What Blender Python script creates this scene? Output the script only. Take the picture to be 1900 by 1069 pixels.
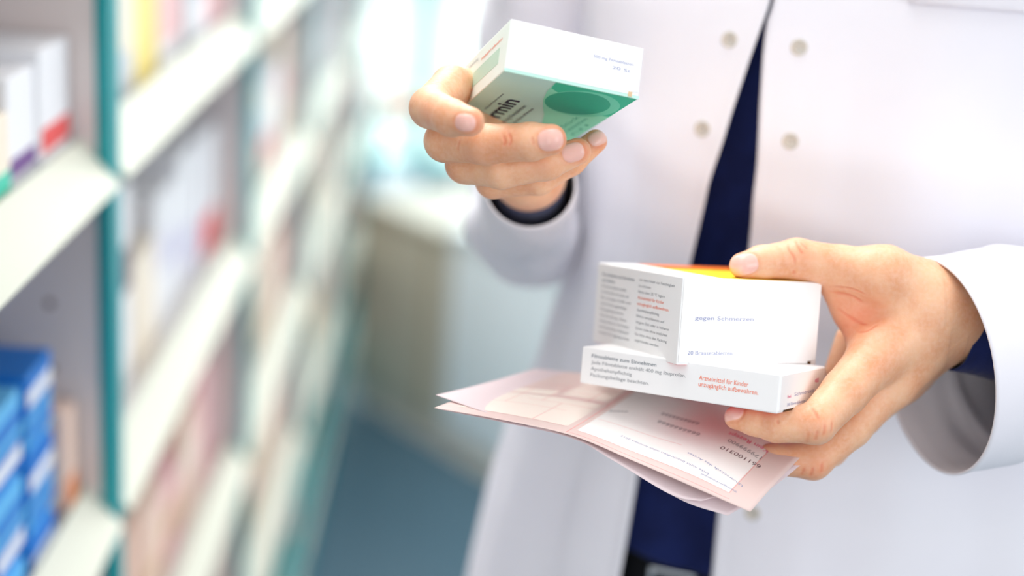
import bpy, bmesh, math, random
import numpy as np
from mathutils import Matrix, Vector
random.seed(4); rng = np.random.default_rng(4)
for o in list(bpy.data.objects): bpy.data.objects.remove(o)
SC = bpy.context.scene; COL = SC.collection
# ------------------------------------------------------------------ camera, world, lights
F = 2639.0; CX, CY = 950.0, 534.5
_a = np.array([-70, -864.5, F]); _t = -.08
_gz = -(_a[0]*_t + _a[1])/_a[2]; _g = np.array([_t, 1, _gz]); _g /= np.linalg.norm(_g)
RY = _a/np.linalg.norm(_a); RZ = -_g; RX = np.cross(RY, RZ)          # room axes seen from the camera
EX = np.array([RX[0], RY[0], RZ[0]]); EY = np.array([RX[1], RY[1], RZ[1]]); EZ = np.array([RX[2], RY[2], RZ[2]])
CAM = np.array([0, 0, 1.45])
def c2w(p):
    p = np.asarray(p, float)/1000.0
    return CAM + p[..., 0:1]*EX + p[..., 1:2]*EY + p[..., 2:3]*EZ
def w2c(p):
    q = (np.asarray(p, float) - CAM)*1000
    return np.stack([q@EX, q@EY, q@EZ], -1)
def proj(c):
    c = np.asarray(c, float)
    return np.stack([c[..., 0]/c[..., 2]*F + CX, c[..., 1]/c[..., 2]*F + CY], -1)
def P(x, y, z):
    return np.array([(x-CX)/F*z, (y-CY)/F*z, z], float)
def PW(x, y, z): return c2w(P(x, y, z))
cd = bpy.data.cameras.new('camera'); cam = bpy.data.objects.new('camera', cd); COL.objects.link(cam)
cd.sensor_width = 36; cd.lens = F/1900*36; cd.clip_start = .02; cd.clip_end = 100
cam.matrix_world = Matrix(((EX[0], -EY[0], -EZ[0], CAM[0]), (EX[1], -EY[1], -EZ[1], CAM[1]), (EX[2], -EY[2], -EZ[2], CAM[2]), (0, 0, 0, 1)))
cd.dof.use_dof = True; cd.dof.focus_distance = .632; cd.dof.aperture_fstop = 2.35
SC.camera = cam
SC.view_settings.view_transform = 'Standard'; SC.view_settings.look = 'None'; SC.view_settings.gamma = 1
SC.view_settings.use_curve_mapping = False; SC.view_settings.exposure = -0.13
SC.cycles.use_denoising = True
SC.cycles.max_bounces = 8; SC.cycles.transparent_max_bounces = 12
SC.cycles.caustics_reflective = False; SC.cycles.caustics_refractive = False
w = bpy.data.worlds.new('daylight'); SC.world = w; w.use_nodes = True
bg = w.node_tree.nodes['Background']; bg.inputs[0].default_value = (.96, .975, 1, 1); bg.inputs[1].default_value = .93
def area(name, loc, target, size, power, col, sy=None):
    l = bpy.data.lights.new(name, 'AREA'); l.energy = power; l.color = col; l.size = size
    if sy: l.shape = 'RECTANGLE'; l.size_y = sy
    o = bpy.data.objects.new(name, l); COL.objects.link(o); o.location = loc
    o.rotation_euler = (Vector(target)-Vector(loc)).to_track_quat('-Z', 'Y').to_euler()
    return o
area('shop_window_light', (2.0, -1.6, 2.0), (.1, .7, 1.2), 1.6, 24, (.93, .97, 1), 1.4)
area('front_left_fill', (-.9, -1.6, 1.1), (.15, .7, 1.15), 1.5, 15, (1, .955, .92), 1.4)  # unseen fill lamp added to lift the cartons' left faces and undersides
area('ceiling_panel_light', (-.2, .9, 2.75), (0, .9, 0), 1.2, 20, (1, .97, .93), 1.2)
area('ceiling_panel_light', (-.3, 1.9, 2.7), (.25, 3.2, .2), 1.2, 85, (1, .985, .97), 1.6)
area('shelf_fill', (2.5, 2.7, 1.6), (-.3, 1.5, 1.0), 1.6, 42, (1, .98, .96), 1.4)  # fill lamp added to brighten the boxes inside the shelves
area('paving_fill', (-.3, 9.5, 4.5), (-.3, 9.5, 0), 5, 520, (.97, 1, 1), 5)  # added lamp standing in for daylight on the paving outside
area('street_window_light', (.2, 6.9, 1.9), (0, 1.0, 1.1), 3.4, 120, (.9, .97, 1), 2.0)

# ------------------------------------------------------------------ materials
def mat(name, col, rough=.6, spec=.4, sss=0, sssr=(1, .3, .15), bump=None, noise=None, metal=0, alpha=1, sheen=0, coat=0, trans=0, emit=None):
    m = bpy.data.materials.new(name); m.use_nodes = True
    nt = m.node_tree; b = nt.nodes['Principled BSDF']
    b.inputs['Base Color'].default_value = (*col, 1); b.inputs['Roughness'].default_value = rough
    b.inputs['Specular IOR Level'].default_value = spec; b.inputs['Metallic'].default_value = metal
    if sss:
        b.inputs['Subsurface Weight'].default_value = sss; b.inputs['Subsurface Radius'].default_value = sssr; b.inputs['Subsurface Scale'].default_value = .004
    if sheen: b.inputs['Sheen Weight'].default_value = sheen
    if coat: b.inputs['Coat Weight'].default_value = coat
    tc = None
    def coord():
        nonlocal tc
        if tc is None: tc = nt.nodes.new('ShaderNodeTexCoord')
        return tc.outputs['Object']
    if noise:            # (scale, colour2, amount)
        n = nt.nodes.new('ShaderNodeTexNoise'); n.inputs['Scale'].default_value = noise[0]; n.inputs['Detail'].default_value = 4
        nt.links.new(coord(), n.inputs['Vector'])
        mx = nt.nodes.new('ShaderNodeMix'); mx.data_type = 'RGBA'
        mr = nt.nodes.new('ShaderNodeMapRange'); mr.inputs[1].default_value = .35; mr.inputs[2].default_value = .65; mr.inputs[4].default_value = noise[2]
        nt.links.new(n.outputs[0], mr.inputs[0]); nt.links.new(mr.outputs[0], mx.inputs[0])
        mx.inputs[6].default_value = (*col, 1); mx.inputs[7].default_value = (*noise[1], 1)
        nt.links.new(mx.outputs[2], b.inputs['Base Color'])
    if bump:             # (scale, strength, distance)
        n = nt.nodes.new('ShaderNodeTexNoise'); n.inputs['Scale'].default_value = bump[0]; n.inputs['Detail'].default_value = 3
        nt.links.new(coord(), n.inputs['Vector'])
        bp = nt.nodes.new('ShaderNodeBump'); bp.inputs['Strength'].default_value = bump[1]; bp.inputs['Distance'].default_value = bump[2]
        nt.links.new(n.outputs[0], bp.inputs['Height']); nt.links.new(bp.outputs[0], b.inputs['Normal'])
    if trans:            # thin translucent sheet
        tr = nt.nodes.new('ShaderNodeBsdfTranslucent'); tr.inputs[0].default_value = (*col, 1)
        ms = nt.nodes.new('ShaderNodeMixShader'); ms.inputs[0].default_value = trans
        out = nt.nodes['Material Output']
        nt.links.new(b.outputs[0], ms.inputs[1]); nt.links.new(tr.outputs[0], ms.inputs[2]); nt.links.new(ms.outputs[0], out.inputs[0])
    if emit:
        b.inputs['Emission Color'].default_value = (*emit[0], 1); b.inputs['Emission Strength'].default_value = emit[1]
    return m
def srgb(r, g, b):
    f = lambda c: (c/255/12.92 if c/255 <= .04045 else ((c/255+.055)/1.055)**2.4)
    return (f(r), f(g), f(b))
M = {}
def skin_material():
    m = mat('skin', srgb(238, 186, 158), .42, .45, sss=.28, sssr=(1, .38, .2)); nt = m.node_tree; b = nt.nodes['Principled BSDF']
    L = nt.links.new
    tc = nt.nodes.new('ShaderNodeTexCoord')
    def attr(n):
        a = nt.nodes.new('ShaderNodeAttribute'); a.attribute_name = n; return a.outputs['Fac']
    def mix(fac, c1, c2):
        mx = nt.nodes.new('ShaderNodeMix'); mx.data_type = 'RGBA'
        if isinstance(fac, float): mx.inputs[0].default_value = fac
        else: L(fac, mx.inputs[0])
        for i, c in ((6, c1), (7, c2)):
            if isinstance(c, tuple): mx.inputs[i].default_value = (*c, 1)
            else: L(c, mx.inputs[i])
        return mx.outputs[2]
    def rng_(v, a0, a1, b0=0., b1=1.):
        r = nt.nodes.new('ShaderNodeMapRange'); L(v, r.inputs[0])
        for i, x in zip((1, 2, 3, 4), (a0, a1, b0, b1)): r.inputs[i].default_value = x
        return r.outputs[0]
    n1 = nt.nodes.new('ShaderNodeTexNoise'); n1.inputs['Scale'].default_value = 85; n1.inputs['Detail'].default_value = 5; L(tc.outputs['Object'], n1.inputs['Vector'])
    n2 = nt.nodes.new('ShaderNodeTexNoise'); n2.inputs['Scale'].default_value = 520; n2.inputs['Detail'].default_value = 3; L(tc.outputs['Object'], n2.inputs['Vector'])
    base = mix(rng_(n1.outputs[0], .38, .66), srgb(241, 190, 152), srgb(231, 167, 127))
    base = mix(rng_(n2.outputs[0], .4, .7, 0, .35), base, srgb(245, 205, 180))
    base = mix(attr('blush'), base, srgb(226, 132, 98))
    nail = rng_(attr('nail'), -.12, .12)
    col = mix(nail, base, srgb(241, 192, 180))
    L(col, b.inputs['Base Color'])
    L(rng_(attr('nail'), -.12, .12, .46, .14), b.inputs['Roughness'])
    v = nt.nodes.new('ShaderNodeTexVoronoi'); v.inputs['Scale'].default_value = 1100; L(tc.outputs['Object'], v.inputs['Vector'])
    bp = nt.nodes.new('ShaderNodeBump'); bp.inputs['Distance'].default_value = .00012; L(v.outputs['Distance'], bp.inputs['Height'])
    L(rng_(attr('nail'), -.12, .12, .35, 0.), bp.inputs['Strength']); L(bp.outputs[0], b.inputs['Normal'])
    return m
M['skin'] = skin_material()
M['coat'] = mat('white_cotton', srgb(238, 237, 244), .85, .2, bump=(900, .15, .0004), sheen=.1, noise=(14, srgb(233, 231, 240), .5))
M['navy'] = mat('navy_knit', (.0045, .011, .075), .85, .2, bump=(1500, .5, .0004), sheen=.15, noise=(60, (.007, .017, .105), 1))
M['black'] = mat('black_cloth', (.008, .009, .012), .8, .2, bump=(900, .3, .0003))
M['shell'] = mat('shell_button', srgb(214, 200, 184), .25, .6, noise=(300, srgb(196, 196, 190), .8))
M['carton'] = mat('white_carton', srgb(250, 250, 251), .5, .35, bump=(700, .06, .0002))
M['carton_edge'] = mat('raw_board', srgb(226, 196, 160), .8, .2)
M['dark'] = mat('dark_slot', srgb(90, 62, 40), .9, .1)
M['paper'] = mat('pink_paper', srgb(253, 233, 228), .75, .2, trans=.25, noise=(30, srgb(252, 226, 222), .6))
M['paper2'] = mat('lilac_paper', srgb(252, 236, 239), .75, .2, trans=.22)
def ink(name, r, g, b): M[name] = mat(name, srgb(r, g, b), .6, .25); return M[name]
for nm, c in dict(ink_grey=(148, 151, 156), ink_dark=(92, 104, 118), ink_orange=(246, 128, 92), ink_pale=(160, 166, 200), ink_pink=(236, 90, 140), ink_navy=(26, 42, 76), ink_brown=(120, 90, 96),
                  ink_line=(246, 190, 186), field_white=(253, 250, 248), field_peach=(252, 238, 228), print_green=(52, 200, 164), print_mint=(140, 234, 206), print_teal=(40, 178, 148), print_seal=(110, 222, 192), print_edge=(200, 244, 230),
                  print_grey=(192, 238, 234), side_mint=(238, 250, 243), side_green=(196, 226, 208), print_orange=(250, 120, 30), print_yellow=(252, 214, 40), print_red=(236, 78, 80), print_magenta=(190, 60, 170)).items(): ink(nm, *c)

# ------------------------------------------------------------------ object helpers
def thing(name, label, cat, loc=(0, 0, 0), rz=0, group=None, mw=None):
    o = bpy.data.objects.new(name, None); COL.objects.link(o); o.empty_display_size = .05
    if mw is not None: o.matrix_world = mw
    else: o.location = loc; o.rotation_euler = (0, 0, rz)
    o['label'] = label; o['category'] = cat
    if group: o['group'] = group
    return o
def mesh(name, V, Fc, m, parent=None, smooth=False, kind=None, off=None, mats=None, fm=None, label=None):
    me = bpy.data.meshes.new(name)
    V = np.asarray(V, float)
    if off is not None: V = V - np.asarray(off)
    me.from_pydata(V.tolist(), [], [list(map(int, f)) for f in Fc])
    for x in ([m] if mats is None else mats): me.materials.append(x)
    if fm is not None: me.polygons.foreach_set('material_index', np.asarray(fm, np.int32))
    if smooth: me.polygons.foreach_set('use_smooth', [True]*len(me.polygons))
    me.update()
    o = bpy.data.objects.new(name, me); COL.objects.link(o)
    if parent is not None: o.parent = parent
    if kind: o['kind'] = kind
    if label: o['label'] = label
    return o
def boxes(lst):
    V = []; Fs = []
    for (x0, x1, y0, y1, z0, z1) in lst:
        b = len(V)
        V += [(x0, y0, z0), (x1, y0, z0), (x1, y1, z0), (x0, y1, z0), (x0, y0, z1), (x1, y0, z1), (x1, y1, z1), (x0, y1, z1)]
        Fs += [[b+i for i in q] for q in ((3, 2, 1, 0), (4, 5, 6, 7), (0, 1, 5, 4), (1, 2, 6, 5), (2, 3, 7, 6), (3, 0, 4, 7))]
    return V, Fs
def bevel(o, wdt, seg=2, ang=40):
    md = o.modifiers.new('bevel', 'BEVEL'); md.width = wdt; md.segments = seg; md.limit_method = 'ANGLE'; md.angle_limit = math.radians(ang); return o
def boxo(name, b, m, parent=None, kind=None, bev=0, **k):
    V, Fs = boxes(b if isinstance(b, list) else [b]); o = mesh(name, V, Fs, m, parent, kind=kind, **k)
    if bev: bevel(o, bev)
    return o
def grid_faces(nr, nc, closed=False):
    Fs = []
    for r in range(nr-1):
        for c in range(nc if closed else nc-1):
            a = r*nc+c; b = r*nc+(c+1) % nc; Fs.append((a, b, b+nc, a+nc))
    return Fs
_tc = {}
def text_mesh(s, bold=0.):
    """2D outline of a word: verts (n,2) scaled so that cap height is 1"""
    if (s, bold) in _tc: return _tc[(s, bold)]
    cu = bpy.data.curves.new('word', 'FONT'); cu.body = s; cu.size = 1.0; cu.resolution_u = 3; cu.offset = bold
    ob = bpy.data.objects.new('word', cu); COL.objects.link(ob)
    dg = bpy.context.evaluated_depsgraph_get(); dg.update()
    me = bpy.data.meshes.new_from_object(ob.evaluated_get(dg))
    V = np.array([v.co[:2] for v in me.vertices]).reshape(-1, 2); Fs = [list(p.vertices) for p in me.polygons]
    bpy.data.objects.remove(ob); bpy.data.curves.remove(cu); bpy.data.meshes.remove(me)
    V = V/0.7
    if len(V): V[:, 0] -= V[:, 0].min()
    _tc[(s, bold)] = (V, Fs); return V, Fs
def words(name, rows, mapf, m, parent, label=None, bold=0):
    """rows: (text, u0, v0, cap height, width or None); mapf maps (n,2) local -> 3D. Returns one mesh."""
    AV = []; AF = []
    for (s, u0, v0, h, wd) in rows:
        V, Fs = text_mesh(s, bold)
        sx = h if wd is None else wd/V[:, 0].max()
        Q = np.stack([u0+V[:, 0]*sx, v0+V[:, 1]*h], -1)
        b = len(AV); AV += list(mapf(Q)); AF += [[b+i for i in f] for f in Fs]
    return mesh(name, AV, AF, m, parent, label=label)
def plane_map(O, U, Vv):
    O, U, Vv = map(lambda q: np.asarray(q, float), (O, U, Vv))
    return lambda Q: O + Q[:, 0:1]*U + Q[:, 1:2]*Vv

# ------------------------------------------------------------------ the pharmacy
SX = -.236
M['floor'] = mat('blue_vinyl', srgb(74, 104, 120), .5, .4, noise=(30, srgb(66, 95, 111), .7))
M['wallw'] = mat('white_plaster', srgb(236, 240, 240), .8, .2, bump=(60, .1, .001))
M['teal'] = mat('teal_lacquer', srgb(0, 146, 152), .4, .4)
M['tealf'] = mat('teal_frame', srgb(150, 214, 214), .4, .4)
M['panel'] = mat('greige_board', srgb(226, 212, 206), .6, .3, noise=(3, srgb(214, 208, 212), .8))
M['shelf'] = mat('cream_shelf', srgb(218, 214, 212), .5, .4)
M['rail'] = mat('price_rail', srgb(206, 208, 194), .5, .4)
M['plinthm'] = mat('beige_skirting', srgb(216, 210, 198), .5, .3)
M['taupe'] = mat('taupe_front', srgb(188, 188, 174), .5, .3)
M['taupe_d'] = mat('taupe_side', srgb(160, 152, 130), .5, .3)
M['cwhite'] = mat('pale_blue_front', srgb(222, 236, 243), .4, .4)
gm = bpy.data.materials.new('window_glass'); gm.use_nodes = True; M['glass'] = gm; nt = gm.node_tree; nt.nodes.clear()
_t1 = nt.nodes.new('ShaderNodeBsdfTransparent'); _t1.inputs[0].default_value = (.95, 1, .99, 1); _g1 = nt.nodes.new('ShaderNodeBsdfGlossy'); _g1.inputs['Roughness'].default_value = .02
_m1 = nt.nodes.new('ShaderNodeMixShader'); _m1.inputs[0].default_value = .07; _o1 = nt.nodes.new('ShaderNodeOutputMaterial')
nt.links.new(_t1.outputs[0], _m1.inputs[1]); nt.links.new(_g1.outputs[0], _m1.inputs[2]); nt.links.new(_m1.outputs[0], _o1.inputs[0])
boxo('floor', (-3, 5, -2.5, 6.1, -.05, 0), M['floor'], kind='structure')
boxo('wall_left', (-.75, -.64, -.6, 6.1, 0, 2.8), M['wallw'], kind='structure')
# back wall with three openings
WB = 6.0
ops = [(-.64, -.165), (-.135, .62), (.68, 1.6)]; z0w, z1w = .03, 2.5
lst = [(-.75, 5, WB, WB+.12, 0, z0w), (-.75, 5, WB, WB+.12, z1w, 2.8), (-.75, ops[0][0], WB, WB+.12, z0w, z1w), (ops[0][1], ops[1][0], WB, WB+.12, z0w, z1w), (ops[1][1], ops[2][0], WB, WB+.12, z0w, z1w), (ops[2][1], 5, WB, WB+.12, z0w, z1w)]
boxo('wall_back', lst, M['wallw'], kind='structure')
for i, (a0, a1) in enumerate(ops):
    fr = []
    t = .028
    for x in (a0, a1-t): fr.append((x, x+t, WB-.02, WB+.1, z0w, z1w))
    for z in (z0w, .98, z1w-t): fr.append((a0, a1, WB-.02, WB+.1, z, z+t))
    wn = boxo('window_%d' % (i+1), fr, M['tealf'], kind='structure')
    boxo('window_pane', (a0+t, a1-t, WB+.05, WB+.056, z0w+t, z1w-t), M['glass'], wn)

PY = [.30, .985, 1.665, 2.345, 3.025, 3.705, 4.385, 5.065]
LZ = [.14, .40, .67, .94, 1.205, 1.48]
def make_unit(y0, y1, label):
    r = thing('shelf_unit', label, 'shelf', (SX, (y0+y1)/2, 0), group=None)
    d = (y1-y0)/2; D = .34
    t = .012
    for s in (-1, 1):
        ys = sorted((s*d, s*(d-t)))
        boxo('side_panel', (-D, -.008, ys[0], ys[1], 0, 2.0), M['panel'], r)
        ye = sorted((s*(d+.0), s*(d-.014)))
        boxo('edge_strip', (-.010, .0, ye[0], ye[1], 0, 2.0), M['teal'], r, bev=.001, label='teal front edge strip')
    boxo('back_panel', (-D-.01, -D, -d, d, 0, 2.0), M['panel'], r)
    boxo('plinth', (-.02, -.002, -d+.022, d-.022, 0, .2), M['teal'], r, label='teal plinth board')
    for z in LZ:
        sh = boxo('shelf', (-D, -.022, -d+t, d-t, z-.02, z-.002), M['shelf'], r, bev=.001)
        V = [(-.024, -d+t, z+.016), (-.021, -d+t, z+.018), (.006, -d+t, z-.014), (.003, -d+t, z-.018), (-.024, d-t, z+.016), (-.021, d-t, z+.018), (.006, d-t, z-.014), (.003, d-t, z-.018)]
        mesh('price_rail', V, [(0, 1, 2, 3), (7, 6, 5, 4), (1, 0, 4, 5), (2, 1, 5, 6), (3, 2, 6, 7), (0, 3, 7, 4)], M['rail'], sh)
    return r
ulab = ['shelf unit nearest the camera at the left picture edge, holding blue packets', 'shelf unit just beyond the first teal upright, with a yellow and a red pack', 'shelf unit between the second and third teal uprights',
        'fourth shelf unit down the aisle, behind three others', 'fifth shelf unit down the aisle, very blurred', 'sixth shelf unit down the aisle near the windows', 'farthest shelf unit, beside the window wall']
units = [make_unit(PY[i], PY[i+1], ulab[i]) for i in range(5)]; near_unit = units[0]
bm_cache = {}
def product(loc, dims, cols, label, group, rz=0, name='medicine_box'):
    """carton standing on a shelf: printed front toward the aisle (+x)"""
    dx, dy, dz = dims
    r = thing(name, label, 'box', loc, rz, group)
    boxo('carton', (-dx, 0, -dy/2, dy/2, 0, dz), cols[0], r, bev=.001)
    boxo('printed_band', (-.0002, .0005, -dy/2+.002, dy/2-.002, dz*cols[2], dz*cols[3]), cols[1], r)
    return r
PC = {k: mat('pack_'+k, srgb(*v), .45, .4) for k, v in dict(white=(240, 241, 245), cream=(244, 232, 214), red=(232, 84, 84), blue=(20, 118, 206), sky=(96, 184, 238), yellow=(250, 230, 135), peach=(246, 214, 196),
      lilac=(214, 212, 232), mint=(70, 204, 176), pink=(246, 196, 196), grey=(206, 210, 216), tan=(216, 186, 148), purple=(112, 70, 140), orange=(244, 150, 90), dark=(96, 84, 104)).items()}
# nearest bay, upper compartment
def ylist(y0, y1, n): return [y0+(y1-y0)*(i+.5)/n for i in range(n)]
z = LZ[4]
product((SX-.027, .934, z), (.10, .068, .088), (PC['white'], PC['red'], .24, .42), 'white medicine box with a red band, nearest the greige side panel on the near shelf', None)
product((SX-.029, .869, z), (.10, .055, .080), (PC['white'], PC['purple'], .24, .38), 'white medicine box with a purple band, left of the red banded box', None)
product((SX-.027, .800, z), (.10, .075, .062), (PC['cream'], PC['mint'], .25, .45), 'low cream medicine box with a mint stripe on the near shelf', None)
product((SX-.030, .70, z), (.10, .09, .10), (PC['white'], PC['mint'], .1, .3), 'white mint striped medicine box at the extreme left', None)
z = LZ[3]
for j, yy in enumerate([.672, .742, .812, .882]):
    for q in range(5):
        a, b = (('blue', 'white') if (j+q) % 2 else ('sky', 'blue'))
        product((SX-.027-.004*(q % 2), yy+.012*(q % 2), z+q*.0302), (.12, .056, .030), (PC[a], PC[b], .25, .6), 'flat blue medicine packet stacked on the lower near shelf', 'blue packets on the lower near shelf')
product((SX-.026, .951, z), (.10, .028, .09), (PC['peach'], PC['orange'], .1, .4), 'slim peach medicine box with orange band beside the blue packets', None)
for yy in (.62, .72, .82, .92):
    product((SX-.05, yy, LZ[2]), (.10, .08, .12), (PC['pink'], PC['tan'], .1, .4), 'pinkish medicine box low on the nearest shelf unit', 'pinkish boxes low on the nearest unit')
sets = {5: ['white', 'white', 'lilac', 'white'], 4: ['white', 'white', 'lilac', 'grey'], 3: ['white', 'white', 'white', 'cream'], 2: ['peach', 'pink', 'cream', 'peach'], 1: ['peach', 'cream', 'tan', 'peach'], 0: ['tan', 'peach', 'cream', 'tan']}
lvl = ['bottom', 'second', 'third', 'fourth', 'fifth', 'top']
for b in range(1, 5):
    y0, y1 = PY[b]+.03, PY[b+1]-.03
    n = 6 if b < 4 else 5
    for li in range(6):
        names = sets[li]
        for j, yy in enumerate(ylist(y0, y1, n)):
            h = random.uniform(.10, .19); cA = names[random.randrange(4)]; w_ = random.uniform(.15, .35)
            cB = random.choice(['lilac', 'pink', 'grey', 'white', 'lilac', 'cream'] if li > 2 else ['peach', 'tan', 'cream', 'pink'])
            lo = random.uniform(.08, .5)
            lab = 'pale medicine box on the %s shelf of the %s unit' % (lvl[li], ['', 'second', 'third', 'fourth', 'fifth', 'sixth', 'farthest'][b]); grp = 'boxes on the %s shelf of the %s unit' % (lvl[li], ['', 'second', 'third', 'fourth', 'fifth', 'sixth', 'farthest'][b])
            if b == 1 and li == 4 and j == 2: cA, cB, lo, h = 'yellow', 'white', .5, .185; lab = 'yellow medicine box beyond the first teal upright near the picture top'; grp = None
            if b == 1 and li == 3 and j == 5: cA, cB, lo, h = 'white', 'red', .12, .16; lab = 'white medicine box with a red band before the second teal upright'; grp = None
            if b == 1 and li == 3 and j == 1: cA, cB, lo, h = 'white', 'dark', .5, .19; lab = 'white medicine box with a dark top band just behind the first teal upright'; grp = None
            if b == 2 and li == 3 and j == 3: cA, cB, lo, h = 'white', 'red', .1, .15; lab = 'white medicine box with a red band on the fourth shelf of the third unit'; grp = None
            product((SX-.035-random.uniform(0, .01), yy, LZ[li]), (.12, (y1-y0)/n-.008, h), (PC[cA], PC[cB], lo, lo+random.uniform(.15, .35)), lab, grp)
for k in range(7):
    for hx in (-.045, -.19):
        hp_ = mesh('peg_hole', [(SX+hx+.003*math.cos(a)-SX, .3425-.0123, .90+.05*k+.003*math.sin(a)) for a in np.linspace(0, 2*math.pi, 13)[:-1]], [tuple(range(12))], M['dark'], near_unit)
# counters: one run set obliquely across the end of the aisle
AC = math.radians(-51)
cr = thing('sales_counter', 'taupe grey counter block standing at the far end of the aisle', 'counter', (-.214, 3.43, 0), AC)
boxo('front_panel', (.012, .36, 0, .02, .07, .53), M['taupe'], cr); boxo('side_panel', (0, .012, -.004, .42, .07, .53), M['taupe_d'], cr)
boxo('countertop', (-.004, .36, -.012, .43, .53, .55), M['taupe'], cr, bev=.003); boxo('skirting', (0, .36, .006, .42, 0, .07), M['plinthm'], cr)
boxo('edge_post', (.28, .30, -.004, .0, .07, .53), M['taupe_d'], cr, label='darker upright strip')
cr = thing('display_counter', 'pale blue white counter between the taupe counter and the person', 'counter', (-.214+.365*math.cos(AC), 3.43+.365*math.sin(AC), 0), AC)
boxo('front_panel', (0, 1.5, 0, .02, .07, .55), M['cwhite'], cr); boxo('cabinet_body', (.002, 1.5, .02, .5, .07, .55), M['cwhite'], cr)
boxo('countertop', (-.004, 1.51, -.012, .51, .55, .57), M['cwhite'], cr, bev=.004); boxo('skirting', (.002, 1.5, .006, .49, 0, .07), M['plinthm'], cr)
M['pave'] = mat('light_paving', srgb(232, 236, 232), .8, .2)
M['hedge'] = mat('pale_hedge', srgb(214, 228, 176), .9, .1, noise=(9, srgb(190, 214, 150), 1))
boxo('ground', (-8, 10, 6.12, 22, -.05, 0), M['pave'], kind='structure')
ch = thing('waiting_chair', 'low teal framed chair with a white seat and a peach backrest before the far windows', 'chair', (-.19, 4.75, 0))
for lx in (-.085, .085):
    for ly in (-.09, .09): boxo('leg', (lx-.017, lx+.017, ly-.017, ly+.017, 0, .50 if ly > 0 else .24), M['teal'], ch)
boxo('seat', (-.082, .082, -.10, .10, .22, .30), M['cwhite'], ch, bev=.03); boxo('backrest', (-.08, .08, .085, .12, .46, .56), PC['peach'], ch, bev=.015)

# ------------------------------------------------------------------ the three cartons in the hands
def frame(R, T):
    """carton frame: X right along the end face, Y away, Z up; origin at the near lower left corner"""
    R = np.array(R); x = R[:, 0]; dn = R[:, 1]; aw = R[:, 2]
    O = c2w(np.array(T)); E = np.stack([EX, EY, EZ], 1)          # camera vector -> world
    X, Y, Z = E@x, E@aw, E@(-dn)
    return Matrix(((X[0], Y[0], Z[0], O[0]), (X[1], Y[1], Z[1], O[1]), (X[2], Y[2], Z[2], O[2]), (0, 0, 0, 1)))
def ortho(R):
    u, s, v = np.linalg.svd(np.array(R)); return u@v
RA = ortho([[0.9101, -0.0665, -0.4091], [0.0291, 0.9949, -0.0969], [0.4134, 0.0763, 0.9073]]); TA = [73.1, 34.3, 632.7]
RB = ortho([[0.5362, -0.0752, -0.8407], [-0.0193, 0.9947, -0.1013], [0.8439, 0.0706, 0.5319]]); TB = [114.3, 54.3, 612.9]
sC = .925
RC = ortho([[0.9495, -0.1233, -0.2884], [0.1609, 0.9808, 0.1104], [0.2693, -0.1513, 0.9511]]); TC = [-3.6*sC, -99.3*sC, 649.8*sC]
DA = (.0753, .0812, .0393); DB = (.0545, .0984, .0171); DC = (.0663*sC, .0992*sC, .025*sC)
def carton(name, label, R, T, D, mats, edge, flap_h=.9):
    """mats: [left, right, bottom, top, front, back]"""
    r = thing(name, label, 'box', mw=frame(R, T))
    w_, l_, h_ = D
    V, Fs = boxes([(0, w_, 0, l_, 0, h_)])
    order = [2, 3, 4, 1, 5, 0]        # faces: bottom, top, near, right, far, left -> material index
    o = mesh('carton', V, Fs, None, r, mats=mats, fm=order); bevel(o, .0006, 2)
    # the tucked end flap: a board slightly proud of the end with a slot below it and two side notches
    t = .0005; g = .0012
    V = [(.0006, -t, g), (w_-.004, -t, g), (w_-.004, -t, g+.0012), (w_-.0006, -t, g+.0018), (w_-.0006, -t, h_-.0004), (.0006, -t, h_-.0004)]
    V += [(x, .0002, z) for x, y, z in V]
    n = 6; Fs = [tuple(range(n)), tuple(range(2*n-1, n-1, -1))] + [(i+n, (i+1) % n+n, (i+1) % n, i) for i in range(n)]
    f = mesh('end_flap', V, Fs, mats[4], r); bevel(f, .0002, 2)
    boxo('flap_slot', [(w_*.12, w_-.0045, -.0002, .0003, .0002, g), (w_-.0052, w_-.0034, -.0006, .0003, .0003, g+.0012)], edge, r, label='dark slot under the end flap')
    return r
GERA = ['', '']
ca = carton('medicine_box', 'tall white carton with two columns of fine print, under the thumb', RA, TA, DA, [M['carton'], M['carton'], M['print_red'], M['carton'], M['carton'], M['carton']], M['dark'])
wA, lA, hA = DA
# left face: reading direction runs from the far edge to the near edge
lm = plane_map((-.00012, lA, 0), (0, -1, 0), (0, 0, 1))
c1 = ['Brausetabletten zum Einnehmen', 'nach Auflösen', 'Eine Brausetablette enthält', 'die Wirkstoffe und weiter auf', 'Die sonstigen Stoffe sind', 'siehe Packungsbeilage', 'Packungsbeilage beachten', 'Verschreibung. Ohne', 'ärztlichen Rat nur bei Kindern', 'und Erwachsenen Gebrauch', 'wechseln. Zur Lagerung trocken']
c2_ = ['vor dem Inhalt vor Feuchtigkeit', 'zu schützen', 'Nicht über 25 °C lagern', None, None, 'Apothekenpflichtig', 'Röhre verschlossen auf', 'längere Zeit oder in höheren', 'Dosen nicht ohne ärztlichen', 'Rat bitte ohne den Packung', 'angewendet werden']
x1, x2 = .006, .0425
w1 = [.030, .0125, .025, .0275, .030, .0265, .024, .027, .030, .030, .031]; w2 = [.0325, .0115, .0245, 0, 0, .0205, .0255, .0305, .029, .029, .022]
rows = [(s, x1, .0335-i*.00285, .00125, w1[i]) for i, s in enumerate(c1) if i > 1] + [(s, x2, .0342-i*.00285, .00125, w2[i]) for i, s in enumerate(c2_) if s]
words('small_print', rows, lm, M['ink_grey'], ca)
words('heading_print', [(c1[0], x1, .0335, .0014, .032), (c1[1], x1, .03065, .0014, .013)], lm, M['ink_dark'], ca, label='dark heading of the fine print')
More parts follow.
